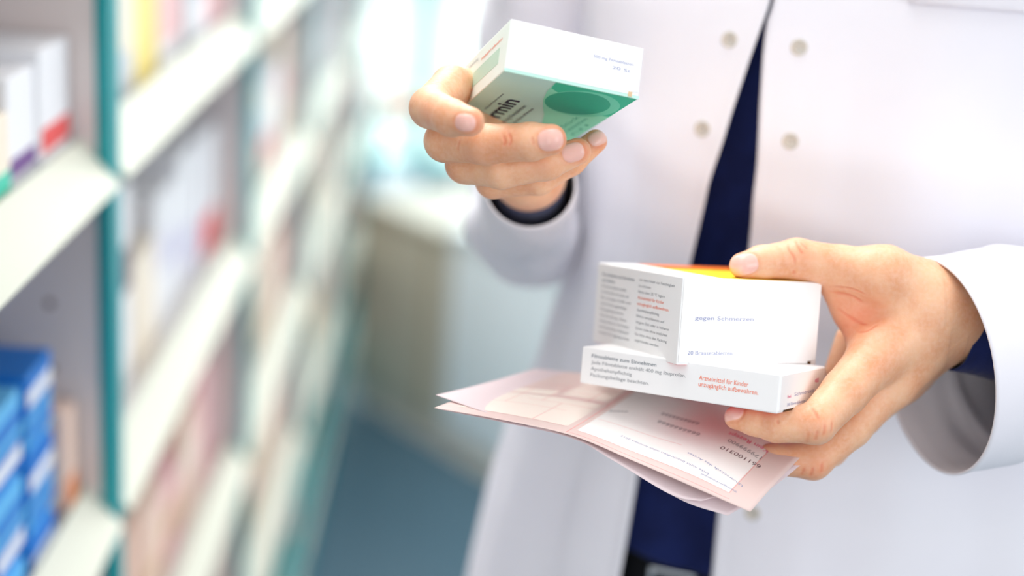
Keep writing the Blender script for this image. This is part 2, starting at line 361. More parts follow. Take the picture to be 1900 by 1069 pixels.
words('warning_print', [('Arzneimittel für Kinder', x2, .0342-3*.00285, .0015, .024), ('unzugänglich aufbewahren.', x2, .0342-4*.00285, .0015, .029)], lm, M['ink_orange'], ca, label='orange warning lines')
em = plane_map((0, -.00062, 0), (1, 0, 0), (0, 0, 1))
words('end_print', [('gegen Schmerzen', .0075, .0205, .0018, .031), ('20 Brausetabletten', .005, .0048, .0018, .0235)], em, M['ink_pale'], ca, label='pale lilac print on the end')
# top: orange and yellow artwork starting some way back
boxo('top_artwork', [(.022, .074, .0015, .052, hA-.0001, hA+.00012)], M['print_yellow'], ca, label='yellow artwork on the top')
boxo('top_artwork', [(.022, .074, .052, .080, hA-.0001, hA+.00014)], M['print_orange'], ca, label='orange red artwork on the top')

cb = carton('medicine_box', 'flat white carton under the tall one, resting on the index finger', RB, TB, DB, [M['carton'], M['carton'], M['carton'], M['carton'], M['carton'], M['carton']], M['dark'])
wB, lB, hB = DB
boxo('bottom_artwork', (.004, wB-.004, .003, .058, -.00012, .0001), M['print_red'], cb, label='red artwork on the underside')
lm = plane_map((-.00012, lB, 0), (0, -1, 0), (0, 0, 1))
words('heading_print', [('Filmtablette zum Einnehmen', .0055, .0127, .0017, .0335)], lm, M['ink_dark'], cb, label='dark heading')
words('small_print', [('Jede Filmtablette enthält 400 mg Ibuprofen.', .0055, .0098, .0016, .0485), ('Apothekenpflichtig', .0055, .0068, .0016, .0215), ('Packungsbeilage beachten.', .0055, .0039, .0016, .0305)], lm, M['ink_grey'], cb)
words('warning_print', [('Arzneimittel für Kinder', .0605, .0098, .0021, .0235), ('unzugänglich aufbewahren.', .0605, .0069, .0021, .0285)], lm, M['ink_orange'], cb, label='orange warning lines')
em = plane_map((0, -.00062, 0), (1, 0, 0), (0, 0, 1))
words('end_print', [('bei', .009, .0062, .0014, .004), ('400', .041, .0105, .002, .005)], em, M['ink_pink'], cb, label='pink print on the end')
words('end_print', [('Schmerzen', .017, .0064, .0017, .024), ('20 Filmtabletten', .009, .0026, .0013, .022)], em, M['ink_pale'], cb)

cc = carton('medicine_box', 'white and green carton held in the raised hand at the upper left', RC, TC, DC, [M['side_mint'], M['carton'], M['print_grey'], M['carton'], M['carton'], M['carton']], M['carton_edge'])
wC, lC, hC = DC
bmap = plane_map((0, lC, -.00012), (0, -1, 0), (-1, 0, 0))       # reading from far to near, letter tops toward -x
def bpatch(name, pts, m, h=.00010, label=None, parent=cc):      # flat ink area on the bottom face, pts (x, y)
    n = len(pts); V = [(x, y, -h) for x, y in pts]
    return mesh(name, V, [tuple(range(n))], m, parent, label=label)
arc = lambda cx, cy, rx, ry, a0, a1, n=24: [(cx+rx*math.cos(math.radians(a0+(a1-a0)*i/n)), cy+ry*math.sin(math.radians(a0+(a1-a0)*i/n))) for i in range(n+1)]
bpatch('green_band', [(wC-.0006, .0006), (wC-.0006, lC-.001), (.0405, lC-.001), (.039, .068), (.035, .052), (.0305, .040), (.027, .029), (.0245, .016), (.0235, .0006)], M['print_mint'], label='mint green band')
bpatch('green_field', [(.0235, .0006), (wC-.0006, .0006), (wC-.0006, .034), (.054, .036), (.040, .022), (.029, .014), (.0245, .010)], M['print_green'], .00013, label='deep green field')
bpatch('pill_emblem', arc(.0435, .0235, .0165, .0205, 0, 360, 48), M['print_seal'], .00016, label='light green ring of the oval emblem')
bpatch('pill_emblem', arc(.0415, .0238, .0142, .0182, 0, 360, 48), M['print_teal'], .00019, label='dark teal oval emblem')
words('product_name', [('formin', .0030, -.0190, .0078, .0502)], bmap, M['ink_navy'], cc, label='navy product name', bold=.022)
words('small_print', [('Wirkstoff hydrochlorid', .0290, -.0098, .0012, .030), ('500 mg Filmtabletten', .010, -.0240, .0022, .038), ('zum Einnehmen', .012, -.0282, .0018, .034)], bmap, M['ink_dark'], cc)
words('small_print', [('20 Stück', .012, -.0500, .0026, .036), ('Tabletten', .016, -.0540, .0024, .032), ('N1', .016, -.0580, .0018, .022)], bmap, M['print_teal'], cc, label='dark green small print')
sm = plane_map((-.00012, lC, 0), (0, -1, 0), (0, 0, 1))
boxo('side_panel_print', (-.00011, .0, .012, lC*.62, hC*.28, hC*.6), M['side_green'], cc, label='pale green field on the side')
words('side_print', [('Arzneimittel für Kinder', .012, .0045, .0018, .028), ('unzugänglich aufbewahren', .048, .0165, .0016, .034)], sm, M['ink_orange'], cc, label='faint orange side print')
words('side_print', [('verschreibungspflichtig', .012, .0185, .0014, .03)], sm, M['ink_grey'], cc)
em = plane_map((0, -.00062, 0), (1, 0, 0), (0, 0, 1))
words('end_print', [('500 mg Filmtabletten', .0385, .0140, .0013, .0185), ('20 St', .0475, .0108, .0013, .0085)], em, M['ink_pale'], cc, label='pale lilac print on the end')
V, Fs = boxes([(0, wC, -.0003, .0002, -.0001, .0013)]); mesh('mint_edge', V, Fs, M['print_edge'], cc, label='mint edge line')

# ------------------------------------------------------------------ prescription forms between the fingers
def catmull(pts, n):
    pts = np.array(pts, float); k = len(pts); out = []
    ext = np.vstack([2*pts[0]-pts[1], pts, 2*pts[-1]-pts[-2]])
    for s in np.linspace(0, k-1, n):
        i = min(int(s), k-2); t = s-i; p0, p1, p2, p3 = ext[i:i+4]
        out.append(.5*((2*p1)+(-p0+p2)*t+(2*p0-5*p1+4*p2-p3)*t*t+(-p0+3*p1-3*p2+p3)*t**3))
    return np.array(out)
NU, NV = 61, 41
def sheet_surface(N, Mi, Fa):
    n = catmull([P(*p) for p in N], NU); m_ = catmull([P(*p) for p in Mi], NU); f = catmull([P(*p) for p in Fa], NU)
    G = np.zeros((NV, NU, 3))
    for j in range(NV):
        t = j/(NV-1)
        G[j] = n*(1-t)*(1-2*t) + m_*4*t*(1-t) + f*t*(2*t-1)
    return G
def bil(G):
    def f(Q, lift=.12):
        u = np.clip(Q[:, 0], 0, 1)*(NU-1); v = np.clip(Q[:, 1], 0, 1)*(NV-1)
        i = np.minimum(u.astype(int), NU-2); j = np.minimum(v.astype(int), NV-2); a = (u-i)[:, None]; b = (v-j)[:, None]
        p = G[j, i]*(1-a)*(1-b)+G[j, i+1]*a*(1-b)+G[j+1, i]*(1-a)*b+G[j+1, i+1]*a*b
        du = G[j, i+1]-G[j, i]; dv = G[j+1, i]-G[j, i]; nn = np.cross(du, dv); nn /= np.linalg.norm(nn, axis=1, keepdims=True)
        nn[nn[:, 1] > 0] *= -1
        return p+nn*lift
    return f
def sheet(name, G, m, label, root_at, extra=None):
    W = c2w(G.reshape(-1, 3)); r = thing(name, label, 'paper', tuple(root_at))
    o = mesh('sheet', W, grid_faces(NV, NU), m, r, smooth=True, off=root_at)
    sd = o.modifiers.new('thickness', 'SOLIDIFY'); sd.thickness = .00012; sd.offset = 0
    return r
G1 = sheet_surface([(805, 757, 640), (930, 779, 637), (1060, 808, 634), (1165, 851, 629), (1271, 897, 624), (1392, 950, 617)],
                   [(893, 724, 683), (1020, 736, 681), (1140, 757, 674), (1240, 785, 664), (1350, 818, 652), (1455, 880, 635)],
                   [(985, 689, 730), (1110, 694, 728), (1215, 704, 722), (1310, 730, 712), (1405, 768, 694), (1528, 806, 664)])
root1 = c2w(G1[20, 30])
s1 = sheet('prescription_form', G1, M['paper'], 'topmost pink prescription form with printed numbers, held under the flat carton', root1)
bm1 = bil(G1)
def on1(Q, lift=.14): return c2w(bm1(np.asarray(Q, float), lift)) - root1
def patch(name, us, m, parent=s1, f=on1, lift=.10, n=14, label=None):
    AV = []; AF = []
    for (u0, u1, v0, v1) in us:
        a, b = max(2, int(n*(u1-u0)*4)+2), max(2, int(n*(v1-v0)*2)+2)
        Q = np.array([(u0+(u1-u0)*i/(a-1), v0+(v1-v0)*j/(b-1)) for j in range(b) for i in range(a)])
        bb = len(AV); AV += list(f(Q, lift)); AF += [[x+bb for x in q] for q in grid_faces(b, a)]
    return mesh(name, AV, AF, m, parent, label=label, smooth=True)
patch('white_field', [(.395, .915, .08, .97)], M['field_white'], label='whitish writing field')
patch('peach_field', [(.04, .36, .10, .50), (.04, .20, .52, .62), (.22, .36, .56, .80)], M['field_peach'], label='peach form fields')
def hl(u0, u1, v, t=.0032): return (u0, u1, v-t/2, v+t/2)
def vl(u, v0, v1, t=.0022): return (u-t/2, u+t/2, v0, v1)
patch('form_lines', [hl(.03, .36, .52), hl(.06, .30, .62), hl(.05, .36, .10), hl(.10, .36, .72), hl(.05, .3, .32), hl(.16, .36, .42), vl(.378, .02, .98, .004), vl(.372, .5, .95, .003), vl(.12, .32, .62), vl(.20, .42, .72), vl(.26, .1, .42), vl(.31, .52, .72),
      hl(.395, .915, .08), vl(.918, .08, .97), hl(.38, .93, .03, .004), hl(.40, .7, .3, .003)], M['ink_line'], lift=.13, label='thin pink form lines')
ASP = 148/105.
def up(rows):      # rows: (text, u of reading start (right), v baseline (nearer = smaller v is upward), cap height in mm, width in mm)
    out = []
    for s, u, v, h, wd in rows:
        V, Fs = text_mesh(s); out.append((s, u, v, h, wd))
    return out
def words_paper(name, rows, m, f=on1, parent=s1, label=None, tilt=0):
    AV = []; AF = []
    for (s, u, v, h, wd) in rows:
        V, Fs = text_mesh(s); sx = wd/V[:, 0].max()
        Q = np.stack([u-(V[:, 0]*sx)/148, v-(V[:, 1]*h)/105+tilt*(V[:, 0]*sx)/148], -1)
        b = len(AV); AV += list(f(Q, .17)); AF += [[b+i for i in q] for q in Fs]
    return mesh(name, AV, AF, m, parent, label=label)
def uv_at(px, py, G=G1):
    q = proj(G.reshape(-1, 3)); d = ((q-[px, py])**2).sum(1); k = int(np.argmin(d)); return (k % NU)/(NU-1), (k//NU)/(NV-1)
def tw(s, right, left, h):
    a = uv_at(*right); b = uv_at(*left)
    return (s, a[0], a[1], h, max(1, (a[0]-b[0])*148)), (b[1]-a[1])/max(.01, a[0]-b[0])
def put(name, s, right, left, h, m, **k):
    row, tl = tw(s, right, left, h); return words_paper(name, [row], m, tilt=tl, **k)
put('printed_number', '6666666666', (1300, 787), (1231, 768), 4.0, M['ink_grey']); put('printed_number', '6666666666', (1302, 806), (1226, 781), 4.0, M['ink_grey'])
put('printed_number', '66666', (1169, 765), (1132, 759), 2.6, M['ink_grey'])
put('form_title', 'Kein Rezept', (1429, 840), (1353, 800), 4.4, M['ink_pink'], label='pink form title'); put('form_title', 'Nr', (1441, 826), (1428, 818), 3, M['print_magenta'])
put('printed_number', '179999900', (1419, 851), (1353, 817), 3.8, M['ink_grey']); put('printed_number', '661100310', (1410, 864), (1341, 829), 3.8, M['ink_brown'])
put('fine_print', 'Unterschrift des Arztes', (1375, 898), (1275, 842), 1.8, M['ink_pale']); put('fine_print', 'bitte nicht beschriften oder knicken 2012', (1320, 880), (1150, 807), 1.8, M['ink_pale'])
put('fine_print', 'Vertragsarztstempel', (1370, 912), (1300, 880), 1.6, M['ink_pale'])
G2 = sheet_surface([(808, 733, 658), (930, 775, 641), (1060, 813, 637), (1150, 858, 632), (1262, 927, 627), (1350, 957, 622)],
                   [(896, 712, 690), (1020, 738, 684), (1140, 760, 678), (1240, 790, 668), (1345, 828, 656), (1470, 876, 642)],
                   [(992, 684, 731), (1110, 696, 730), (1215, 708, 724), (1310, 733, 715), (1405, 771, 697), (1524, 809, 668)])
G3 = sheet_surface([(812, 759, 644), (930, 783, 640), (1060, 813, 636), (1140, 856, 631), (1245, 918, 626), (1300, 930, 624)],
                   [(896, 726, 688), (1020, 740, 686), (1140, 762, 680), (1240, 794, 670), (1345, 832, 658), (1478, 868, 644)],
                   [(990, 694, 731), (1110, 700, 731), (1215, 712, 726), (1310, 737, 717), (1405, 775, 699), (1526, 812, 670)])
root2 = c2w(G2[20, 30]); s2 = sheet('prescription_form', G2, M['paper2'], 'pale lilac form just beneath the top form, its lower corner hanging lowest', root2)
root3 = c2w(G3[20, 30]); s3 = sheet('prescription_form', G3, M['paper2'], 'thin pale form with a curled edge showing above the navy sweater', root3)
b2 = bil(G2); patch('corner_print', [(.955, .985, .55, .85)], M['print_magenta'], parent=s2, f=lambda Q, l=.1: c2w(b2(np.asarray(Q, float), l))-root2, label='magenta print at the right corner')

# ------------------------------------------------------------------ person: hands by implicit surfaces (mm, camera-aligned axes)
class Field:
    def __init__(s, lo, hi, h):
        s.lo = np.array(lo, float); s.h = h; s.n = np.ceil((np.array(hi)-s.lo)/h).astype(int)+1
        s.ax = [s.lo[i]+h*np.arange(s.n[i]) for i in range(3)]
        s.d = np.full(tuple(s.n), 40., np.float32)
    def sub(s, lo, hi):
        i0 = np.clip(np.floor((np.array(lo)-s.lo)/s.h).astype(int), 0, s.n-1); i1 = np.clip(np.ceil((np.array(hi)-s.lo)/s.h).astype(int)+1, 1, s.n)
        sl = tuple(slice(a, b) for a, b in zip(i0, i1)); g = np.meshgrid(*[s.ax[i][sl[i]] for i in range(3)], indexing='ij')
        return sl, [q.astype(np.float32) for q in g]
def smin(a, b, k):
    h = np.clip(.5+.5*(b-a)/k, 0, 1); return b*(1-h)+a*h-k*h*(1-h)
def cone(g, a, b, ra, rb):
    """tapered capsule"""
    ab = b-a; L2 = float(ab@ab)
    px, py, pz = g[0]-a[0], g[1]-a[1], g[2]-a[2]
    t = np.clip((px*ab[0]+py*ab[1]+pz*ab[2])/L2, 0, 1)
    dx, dy, dz = px-t*ab[0], py-t*ab[1], pz-t*ab[2]
    return np.sqrt(dx*dx+dy*dy+dz*dz)-(ra+(rb-ra)*t)
def ell(g, c, r):
    q = np.sqrt(((g[0]-c[0])/r[0])**2+((g[1]-c[1])/r[1])**2+((g[2]-c[2])/r[2])**2); return (q-1)*min(r)
def chain_sd(g, pts, k=2.5):
    d = None
    for (a, ra), (b, rb) in zip(pts[:-1], pts[1:]):
        c = cone(g, a, b, ra, rb); d = c if d is None else smin(d, c, k)
    return d
def hand_field(lo, hi, h, palm, fingers, kp=7., kf=.8):
    Fd = Field(lo, hi, h)
    def blk(pts, m):
        A = np.array([p for p, r in pts]); R = max(r for p, r in pts); return Fd.sub(A.min(0)-R-m, A.max(0)+R+m)
    for item in palm:
        pts, k = item
        sl, g = blk(pts, 14); d = chain_sd(g, pts, 4) if len(pts) > 1 else ell(g, pts[0][0], [pts[0][1]]*3)
        Fd.d[sl] = smin(Fd.d[sl], d, k)
    pal = Fd.d.copy()
    for pts, k in fingers:
        sl, g = blk(pts, 12); d = chain_sd(g, pts, 2.2)
        d = smin(pal[sl], d, k); Fd.d[sl] = smin(Fd.d[sl], d, kf)
    return Fd
def surface_nets(Fd):
    d = Fd.d; S = d < 0
    c = np.zeros(tuple(np.array(d.shape)-1), np.int8)
    for i in (0, 1):
        for j in (0, 1):
            for k in (0, 1): c += S[i:d.shape[0]-1+i, j:d.shape[1]-1+j, k:d.shape[2]-1+k]
    act = (c > 0) & (c < 8); idx = np.argwhere(act); ids = np.full(act.shape, -1, np.int64); ids[act] = np.arange(len(idx))
    acc = np.zeros((len(idx), 3)); cnt = np.zeros(len(idx))
    cr = [(i, j, k) for i in (0, 1) for j in (0, 1) for k in (0, 1)]
    for a in range(8):
        for b in range(a+1, 8):
            A, B = np.array(cr[a]), np.array(cr[b])
            if np.abs(A-B).sum() != 1: continue
            da = d[tuple((idx+A).T)]; db = d[tuple((idx+B).T)]; m = (da < 0) != (db < 0)
            t = np.where(m, da/np.where(m, da-db, 1), 0)
            acc[m] += (A+(B-A)*t[:, None])[m]; cnt[m] += 1
    V = Fd.lo+(idx+acc/cnt[:, None])*Fd.h
    quads = []
    for ax in range(3):
        sh = [slice(None)]*3; sh2 = [slice(None)]*3; sh[ax] = slice(0, -1); sh2[ax] = slice(1, None)
        m = S[tuple(sh)] != S[tuple(sh2)]; e = np.argwhere(m)
        o1, o2 = [x for x in range(3) if x != ax]
        ok = (e[:, o1] > 0) & (e[:, o2] > 0) & (e[:, o1] < act.shape[o1]) & (e[:, o2] < act.shape[o2]); e = e[ok]
        def at(p, q):
            f = e.copy(); f[:, o1] -= p; f[:, o2] -= q; return ids[tuple(f.T)]
        q = np.stack([at(1, 1), at(0, 1), at(0, 0), at(1, 0)], 1)
        ins = S[tuple(e.T)]
        flip = ins if ax != 1 else ~ins
        q[~flip] = q[~flip][:, ::-1]; quads.append(q)
    Q = np.vstack(quads); Q = Q[(Q >= 0).all(1)]
    return V, Q
def normals(V, Q):
    n = np.cross(V[Q[:, 2]]-V[Q[:, 0]], V[Q[:, 3]]-V[Q[:, 1]]); N = np.zeros_like(V)
    for k in range(4): np.add.at(N, Q[:, k], n)
    return N/(np.linalg.norm(N, axis=1, keepdims=True)+1e-9)
def smooth(V, Q, it=4, lam=.5):
    E = np.vstack([Q[:, [0, 1]], Q[:, [1, 2]], Q[:, [2, 3]], Q[:, [3, 0]]])
    for k in range(it*2):
        A = np.zeros_like(V); C = np.zeros(len(V))
        np.add.at(A, E[:, 0], V[E[:, 1]]); np.add.at(A, E[:, 1], V[E[:, 0]]); np.add.at(C, E[:, 0], 1); np.add.at(C, E[:, 1], 1)
        V = V+(A/np.maximum(C, 1)[:, None]-V)*(lam if k % 2 == 0 else -lam*1.03)
    return V
class Skin:
    def __init__(s, V, Q):
        s.V = V; s.Q = Q; s.N = normals(V, Q); s.nail = np.full(len(V), -1.); s.blush = np.zeros(len(V)); s.scr()
    def scr(s): s.s = proj(s.V); s.front = (s.N*(-s.V)).sum(1) > 0
    def hit(s, px, py):
        d = np.hypot(s.s[:, 0]-px, s.s[:, 1]-py); m = np.where((d < 5) & s.front)[0]
        if len(m) == 0: m = np.where(d < 16)[0]
        k = m[np.argmin(s.V[m, 2])]; return k
    def crease(s, line, depth=.35, wid=.55, bulge=.12):
        """fold in the skin running along a line drawn over its visible side"""
        P3 = np.array([s.V[s.hit(*p)] for p in line]); P3 = catmull(P3, 4*len(P3)) if len(P3) > 2 else P3
        lo, hi = P3.min(0)-4, P3.max(0)+4; m = np.where(((s.V > lo) & (s.V < hi)).all(1) & s.front)[0]
        D = np.full(len(m), 9.); T = np.zeros(len(m)); n = len(P3)-1
        for i in range(n):
            a, b = P3[i], P3[i+1]; ab = b-a; t = np.clip(((s.V[m]-a)@ab)/(ab@ab+1e-9), 0, 1)
            dd = np.linalg.norm(s.V[m]-a-t[:, None]*ab, axis=1); u = dd < D; D[u] = dd[u]; T[u] = ((i+t)/n)[u]
        env = np.clip(np.minimum(T, 1-T)*5, .12, 1)
        s.V[m] += s.N[m]*((-depth*np.exp(-(D/wid)**2)+bulge*np.exp(-((D-wid*2.4)/wid)**2))*env)[:, None]
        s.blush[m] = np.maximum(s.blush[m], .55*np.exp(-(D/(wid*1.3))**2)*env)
    def dab(s, px, py, r, amt, dep=0):
        c = s.V[s.hit(px, py)]; d = np.linalg.norm(s.V-c, axis=1); g = np.exp(-(d/r)**2)
        s.blush = np.clip(s.blush+amt*g, 0, 1)
        if dep: s.V = s.V+s.N*(dep*g)[:, None]
    def add_nail(s, px, py, tipdir, hl, hw, lift=.18):
        """nail plate: centre seen at (px, py), tipdir = direction to the finger tip in mm axes"""
        c = s.V[s.hit(px, py)]; near = np.linalg.norm(s.V-c, axis=1) < 2.5; n = s.N[near].mean(0); n /= np.linalg.norm(n)
        t = np.array(tipdir, float); t -= n*(t@n); t /= np.linalg.norm(t); b = np.cross(n, t)
        q = s.V-c; a = q@t; bb = q@b; hgt = q@n
        m = (np.abs(a) < hl+3) & (np.abs(bb) < hw+3) & (hgt > -5) & (hgt < 3) & ((s.N@n) > .1)
        ex = 2.6; u = (np.abs(a/hl)**ex+np.abs(bb/hw)**ex)**(1/ex); sd = (1-u)*min(hl, hw)
        w_ = np.where(m, 1, 0)
        s.nail = np.where(m, np.maximum(s.nail, np.clip(sd, -1, 1)), s.nail)
        disp = lift*np.clip(sd/.35+.2, 0, 1)-.42*np.exp(-((sd+.35)/.38)**2)*np.where(a > hl*.6, .5, 1)
        s.V = s.V+n*(disp*w_*(sd > -1.6))[:, None]
        fr = np.exp(-((sd+.5)/.9)**2)*w_; s.blush = np.clip(s.blush+.25*fr*(s.nail < 0), 0, 1)
HV = .62
def pr(*pts): return [(P(x, y, z), r) for (x, y, z, r) in pts]

# --- hand on the right of the picture, gripping the stacked cartons
thumb = pr((1378, 493, 651, 6.1), (1412, 487, 655, 7.6), (1478, 481, 661, 9.5), (1560, 494, 660, 9.6), (1640, 510, 656, 12.5))
index = pr((1366, 775, 637, 5.3), (1400, 781, 635, 6.5), (1440, 789, 632, 7.5), (1513, 786, 630, 9.1), (1568, 727, 640, 10.3), (1632, 655, 654, 12.5))
middle = pr((1400, 850, 655, 6.0), (1435, 853, 654, 7.0), (1508, 855, 653, 8.6), (1578, 793, 655, 9.4), (1650, 706, 662, 12.0))
ringf = pr((1450, 838, 676, 6), (1540, 835, 676, 7.8), (1600, 775, 676, 8.6), (1672, 700, 680, 11))
little = pr((1510, 800, 696, 5), (1575, 800, 697, 6.4), (1625, 745, 697, 7.2), (1690, 690, 697, 10))
palmR = [(pr((1632, 655, 655, 13), (1735, 575, 664, 16)), 6), (pr((1650, 706, 664, 12.5), (1742, 605, 668, 16)), 9), (pr((1672, 700, 680, 11.5), (1750, 610, 680, 15)), 9), (pr((1690, 690, 697, 10.5), (1760, 600, 690, 13)), 9),
         (pr((1640, 512, 657, 13), (1720, 553, 664, 16)), 9), (pr((1630, 570, 668, 9), (1680, 580, 668, 15)), 9), (pr((1585, 560, 668, 8), (1640, 600, 668, 11)), 8), (pr((1600, 625, 664, 7), (1660, 600, 668, 12)), 7), (pr((1548, 532, 667, 6.5), (1580, 578, 668, 7.5), (1620, 590, 668, 9)), 7), (pr((1578, 630, 690, 7), (1556, 690, 690, 6.5)), 5),
         (pr((1765, 566, 672, 17), (2100, 600, 728, 20)), 8), (pr((1765, 596, 673, 17), (2100, 640, 730, 20)), 8), (pr((1700, 560, 664, 17), (1745, 568, 670, 17)), 9)]
c8 = np.array([P(1330, 420, 600), P(1840, 430, 600), P(1840, 920, 780), P(1330, 920, 780), P(1840, 420, 780), P(1840, 920, 600)])
lo = [P(1330, 430, 640)[0], P(1400, 425, 655)[1], 608]; hi = [P(1830, 600, 700)[0]+6, P(1400, 915, 660)[1], 716]
FR = hand_field(lo, hi, HV, palmR, [(thumb, 7), (index, 6), (middle, 6), (ringf, 6), (little, 6)], kf=.9)
VR, QR = surface_nets(FR); VR = smooth(VR, QR, 5); SR = Skin(VR, QR)
# --- hand on the left of the picture, fingers wrapped round the green carton
indL = pr((872, 226, 596, 6.2), (838, 219, 606, 7.8), (798, 200, 628, 8.9), (838, 158, 655, 9), (905, 175, 690, 11))
midL = pr((1022, 259, 612, 6.8), (985, 263, 616, 8.2), (900, 268, 626, 8.8), (826, 262, 640, 9.2), (860, 235, 668, 9.5), (915, 225, 695, 11))
rinL = pr((1072, 281, 632, 6.0), (1015, 303, 632, 7.4), (930, 317, 636, 8.0), (864, 304, 648, 9), (890, 275, 675, 9), (935, 265, 700, 11))
litL = pr((1105, 262, 652, 5.4), (1060, 300, 650, 6.2), (1000, 334, 650, 6.8), (915, 336, 660, 8), (935, 310, 684, 8), (960, 300, 705, 10))
thuL = pr((1010, 190, 702, 7), (1000, 235, 708, 8.5), (985, 285, 716, 10), (984, 315, 720, 12))
palmL = [(pr((905, 185, 692, 11), (972, 314, 722, 13)), 6), (pr((915, 230, 697, 11), (975, 318, 724, 13)), 9), (pr((935, 268, 702, 11), (980, 322, 724, 13)), 9), (pr((960, 300, 705, 10), (986, 325, 726, 13)), 9), (pr((988, 318, 716, 15), (985, 350, 765, 15.5)), 8), (pr((976, 318, 718, 14), (973, 350, 767, 14.5)), 8)]
lo = [P(735, 200, 640)[0], P(900, 105, 690)[1], 582]; hi = [P(1150, 250, 650)[0], P(900, 430, 740)[1], 764]
FL = hand_field(lo, hi, HV, palmL, [(indL, 6), (midL, 6), (rinL, 6), (litL, 6), (thuL, 6)], kf=.9)
VL, QL = surface_nets(FL); VL = smooth(VL, QL, 5); SL = Skin(VL, QL)
SR.add_nail(1384, 487, (-1, .25, -.1), 6.4, 5.0, .32); SR.add_nail(1356, 757, (-1, -.25, 0), 5, 4.0)
SL.add_nail(857, 230, (1, .1, -.3), 4.6, 3.6); SL.add_nail(1018, 262, (1, -.12, 0), 5.4, 4.7); SL.add_nail(1066, 281, (1, -.3, 0), 5.0, 4.2); SL.add_nail(1112, 250, (1, -.5, 0), 4.6, 3.4)
SR.scr()
for ln, dp in [([(1476, 440), (1484, 456), (1494, 470)], .35), ([(1462, 446), (1466, 460), (1476, 476), (1478, 500)], .25), ([(1488, 446), (1500, 460)], .22), ([(1474, 505), (1476, 514)], .5), ([(1440, 774), (1440, 784)], .4),
               ([(1514, 800), (1510, 822)], .5), ([(1535, 785), (1530, 812)], .35), ([(1548, 780), (1546, 806)], .22), ([(1499, 806), (1496, 826)], .22), ([(1508, 870), (1500, 888)], .45), ([(1490, 870), (1484, 886)], .3), ([(1528, 862), (1526, 882)], .3),
               ([(1535, 545), (1575, 552), (1600, 566)], .5), ([(1545, 570), (1585, 596), (1612, 598)], .6), ([(1540, 535), (1580, 540), (1606, 552)], .35), ([(1560, 605), (1600, 612), (1630, 596)], .35),
               ([(1500, 752), (1512, 764), (1517, 778)], .4), ([(1660, 560), (1668, 600)], .15)]: SR.crease(ln, dp)
for x, y, r, a in [(1490, 470, 8, .3), (1360, 485, 7, .35), (1520, 800, 8, .28), (1355, 775, 7, .12), (1515, 875, 8, .4), (1600, 588, 11, .6), (1560, 620, 9, .5), (1545, 560, 7, .3), (1640, 690, 14, .1)]: SR.dab(x, y, r, a)  # knuckle and fingertip redness; the thumb web dabs paint orange shade into the skin
SL.scr()
for ln, dp in [([(938, 240), (944, 258), (940, 276)], .3), ([(930, 244), (934, 262), (930, 274)], .2), ([(850, 262), (846, 284)], .2), ([(1005, 300), (1008, 314)], .25), ([(985, 248), (990, 274)], .15), ([(980, 344), (984, 356)], .2)]: SL.crease(ln, dp)
for x, y, r, a in [(880, 230, 7, .5), (1040, 262, 7, .45), (1085, 275, 7, .5), (1115, 262, 7, .5), (940, 262, 8, .2), (785, 205, 8, .2), (1000, 312, 7, .25), (880, 300, 7, .25)]: SL.dab(x, y, r, a)

# ------------------------------------------------------------------ torso, coat, sweater (sections in level planes round the body axis)
AX = PW(1530, 534, 868)          # a point on the body axis
person = thing('person', 'person in white lab coat and navy sweater holding three medicine boxes and pink forms', 'person', (AX[0], AX[1], 0))
PO = np.array([AX[0], AX[1], 0])
YAW = math.radians(-17)
def section(zv, th, a, b, off=0.):
    ct, st = np.cos(th), np.sin(th)
    e = .92
    x = (a+off)*np.sign(ct)*np.abs(ct)**e; y = -(b+off)*np.sign(st)*np.abs(st)**e       # th 90deg = front
    c, s_ = math.cos(YAW), math.sin(YAW)
    ax = AX[0]+.02*(zv-1.25)
    return np.stack([ax+x*c-y*s_, AX[1]+x*s_+y*c, np.full_like(x, zv)], -1)
ZR = np.concatenate([np.linspace(.52, .84, 12)[:-1], np.linspace(.84, 1.43, 100)])
def interp(x, xs, ys): return float(np.interp(x, xs, ys))
SIL = ([-300, 0, 380, 450, 530, 600, 675, 740, 800, 900, 1069, 1400, 2200], [1090, 1088, 1092, 1080, 1050, 1022, 1000, 968, 938, 905, 860, 790, 700])
TH = np.radians(np.linspace(-90, 270, 361))
def fit_a(zv):
    lo_, hi_ = .08, .40
    for _ in range(24):
        a = (lo_+hi_)/2; W = section(zv, TH, a, BD(zv)); q = proj(w2c(W)); k = np.argmin(q[:, 0])
        if q[k, 0] > interp(q[k, 1], *SIL): lo_ = a
        else: hi_ = a
    return a
def BD(zv): return interp(zv, [.5, .95, 1.1, 1.3, 1.43], [.15, .125, .115, .112, .09])
AZ = np.array([fit_a(z) for z in ZR]); AZ = np.where(ZR > 1.36, AZ*np.sqrt(np.clip(1-((ZR-1.36)/.085)**2*.75, .1, 1)), AZ)
LEFT_E = ([-500, -300, 0, 100, 200, 300, 400, 490, 600, 700, 800, 870, 1069, 1600, 2200], [1440, 1442, 1441, 1404, 1368, 1335, 1308, 1288, 1262, 1238, 1211, 1190, 1155, 1080, 1000])
RIGHT_E = ([-500, -300, 0, 40, 100, 200, 300, 400, 460, 600, 750, 870, 950, 1069, 1600, 2200], [1434, 1437, 1442, 1427, 1419, 1411, 1405, 1397, 1390, 1376, 1360, 1345, 1335, 1325, 1290, 1250])
def theta_at(zv, a, edge, off=0.):
    th = np.radians(np.linspace(20, 175, 156)); q = proj(w2c(section(zv, th, a, BD(zv), off)))
    e = np.interp(q[:, 1], *edge); s_ = q[:, 0]-e; k = np.where((s_[:-1] > 0) & (s_[1:] <= 0))[0]
    if len(k) == 0: return math.radians(100)
    k = k[0]; t = s_[k]/(s_[k]-s_[k+1]); return th[k]+(th[k+1]-th[k])*t
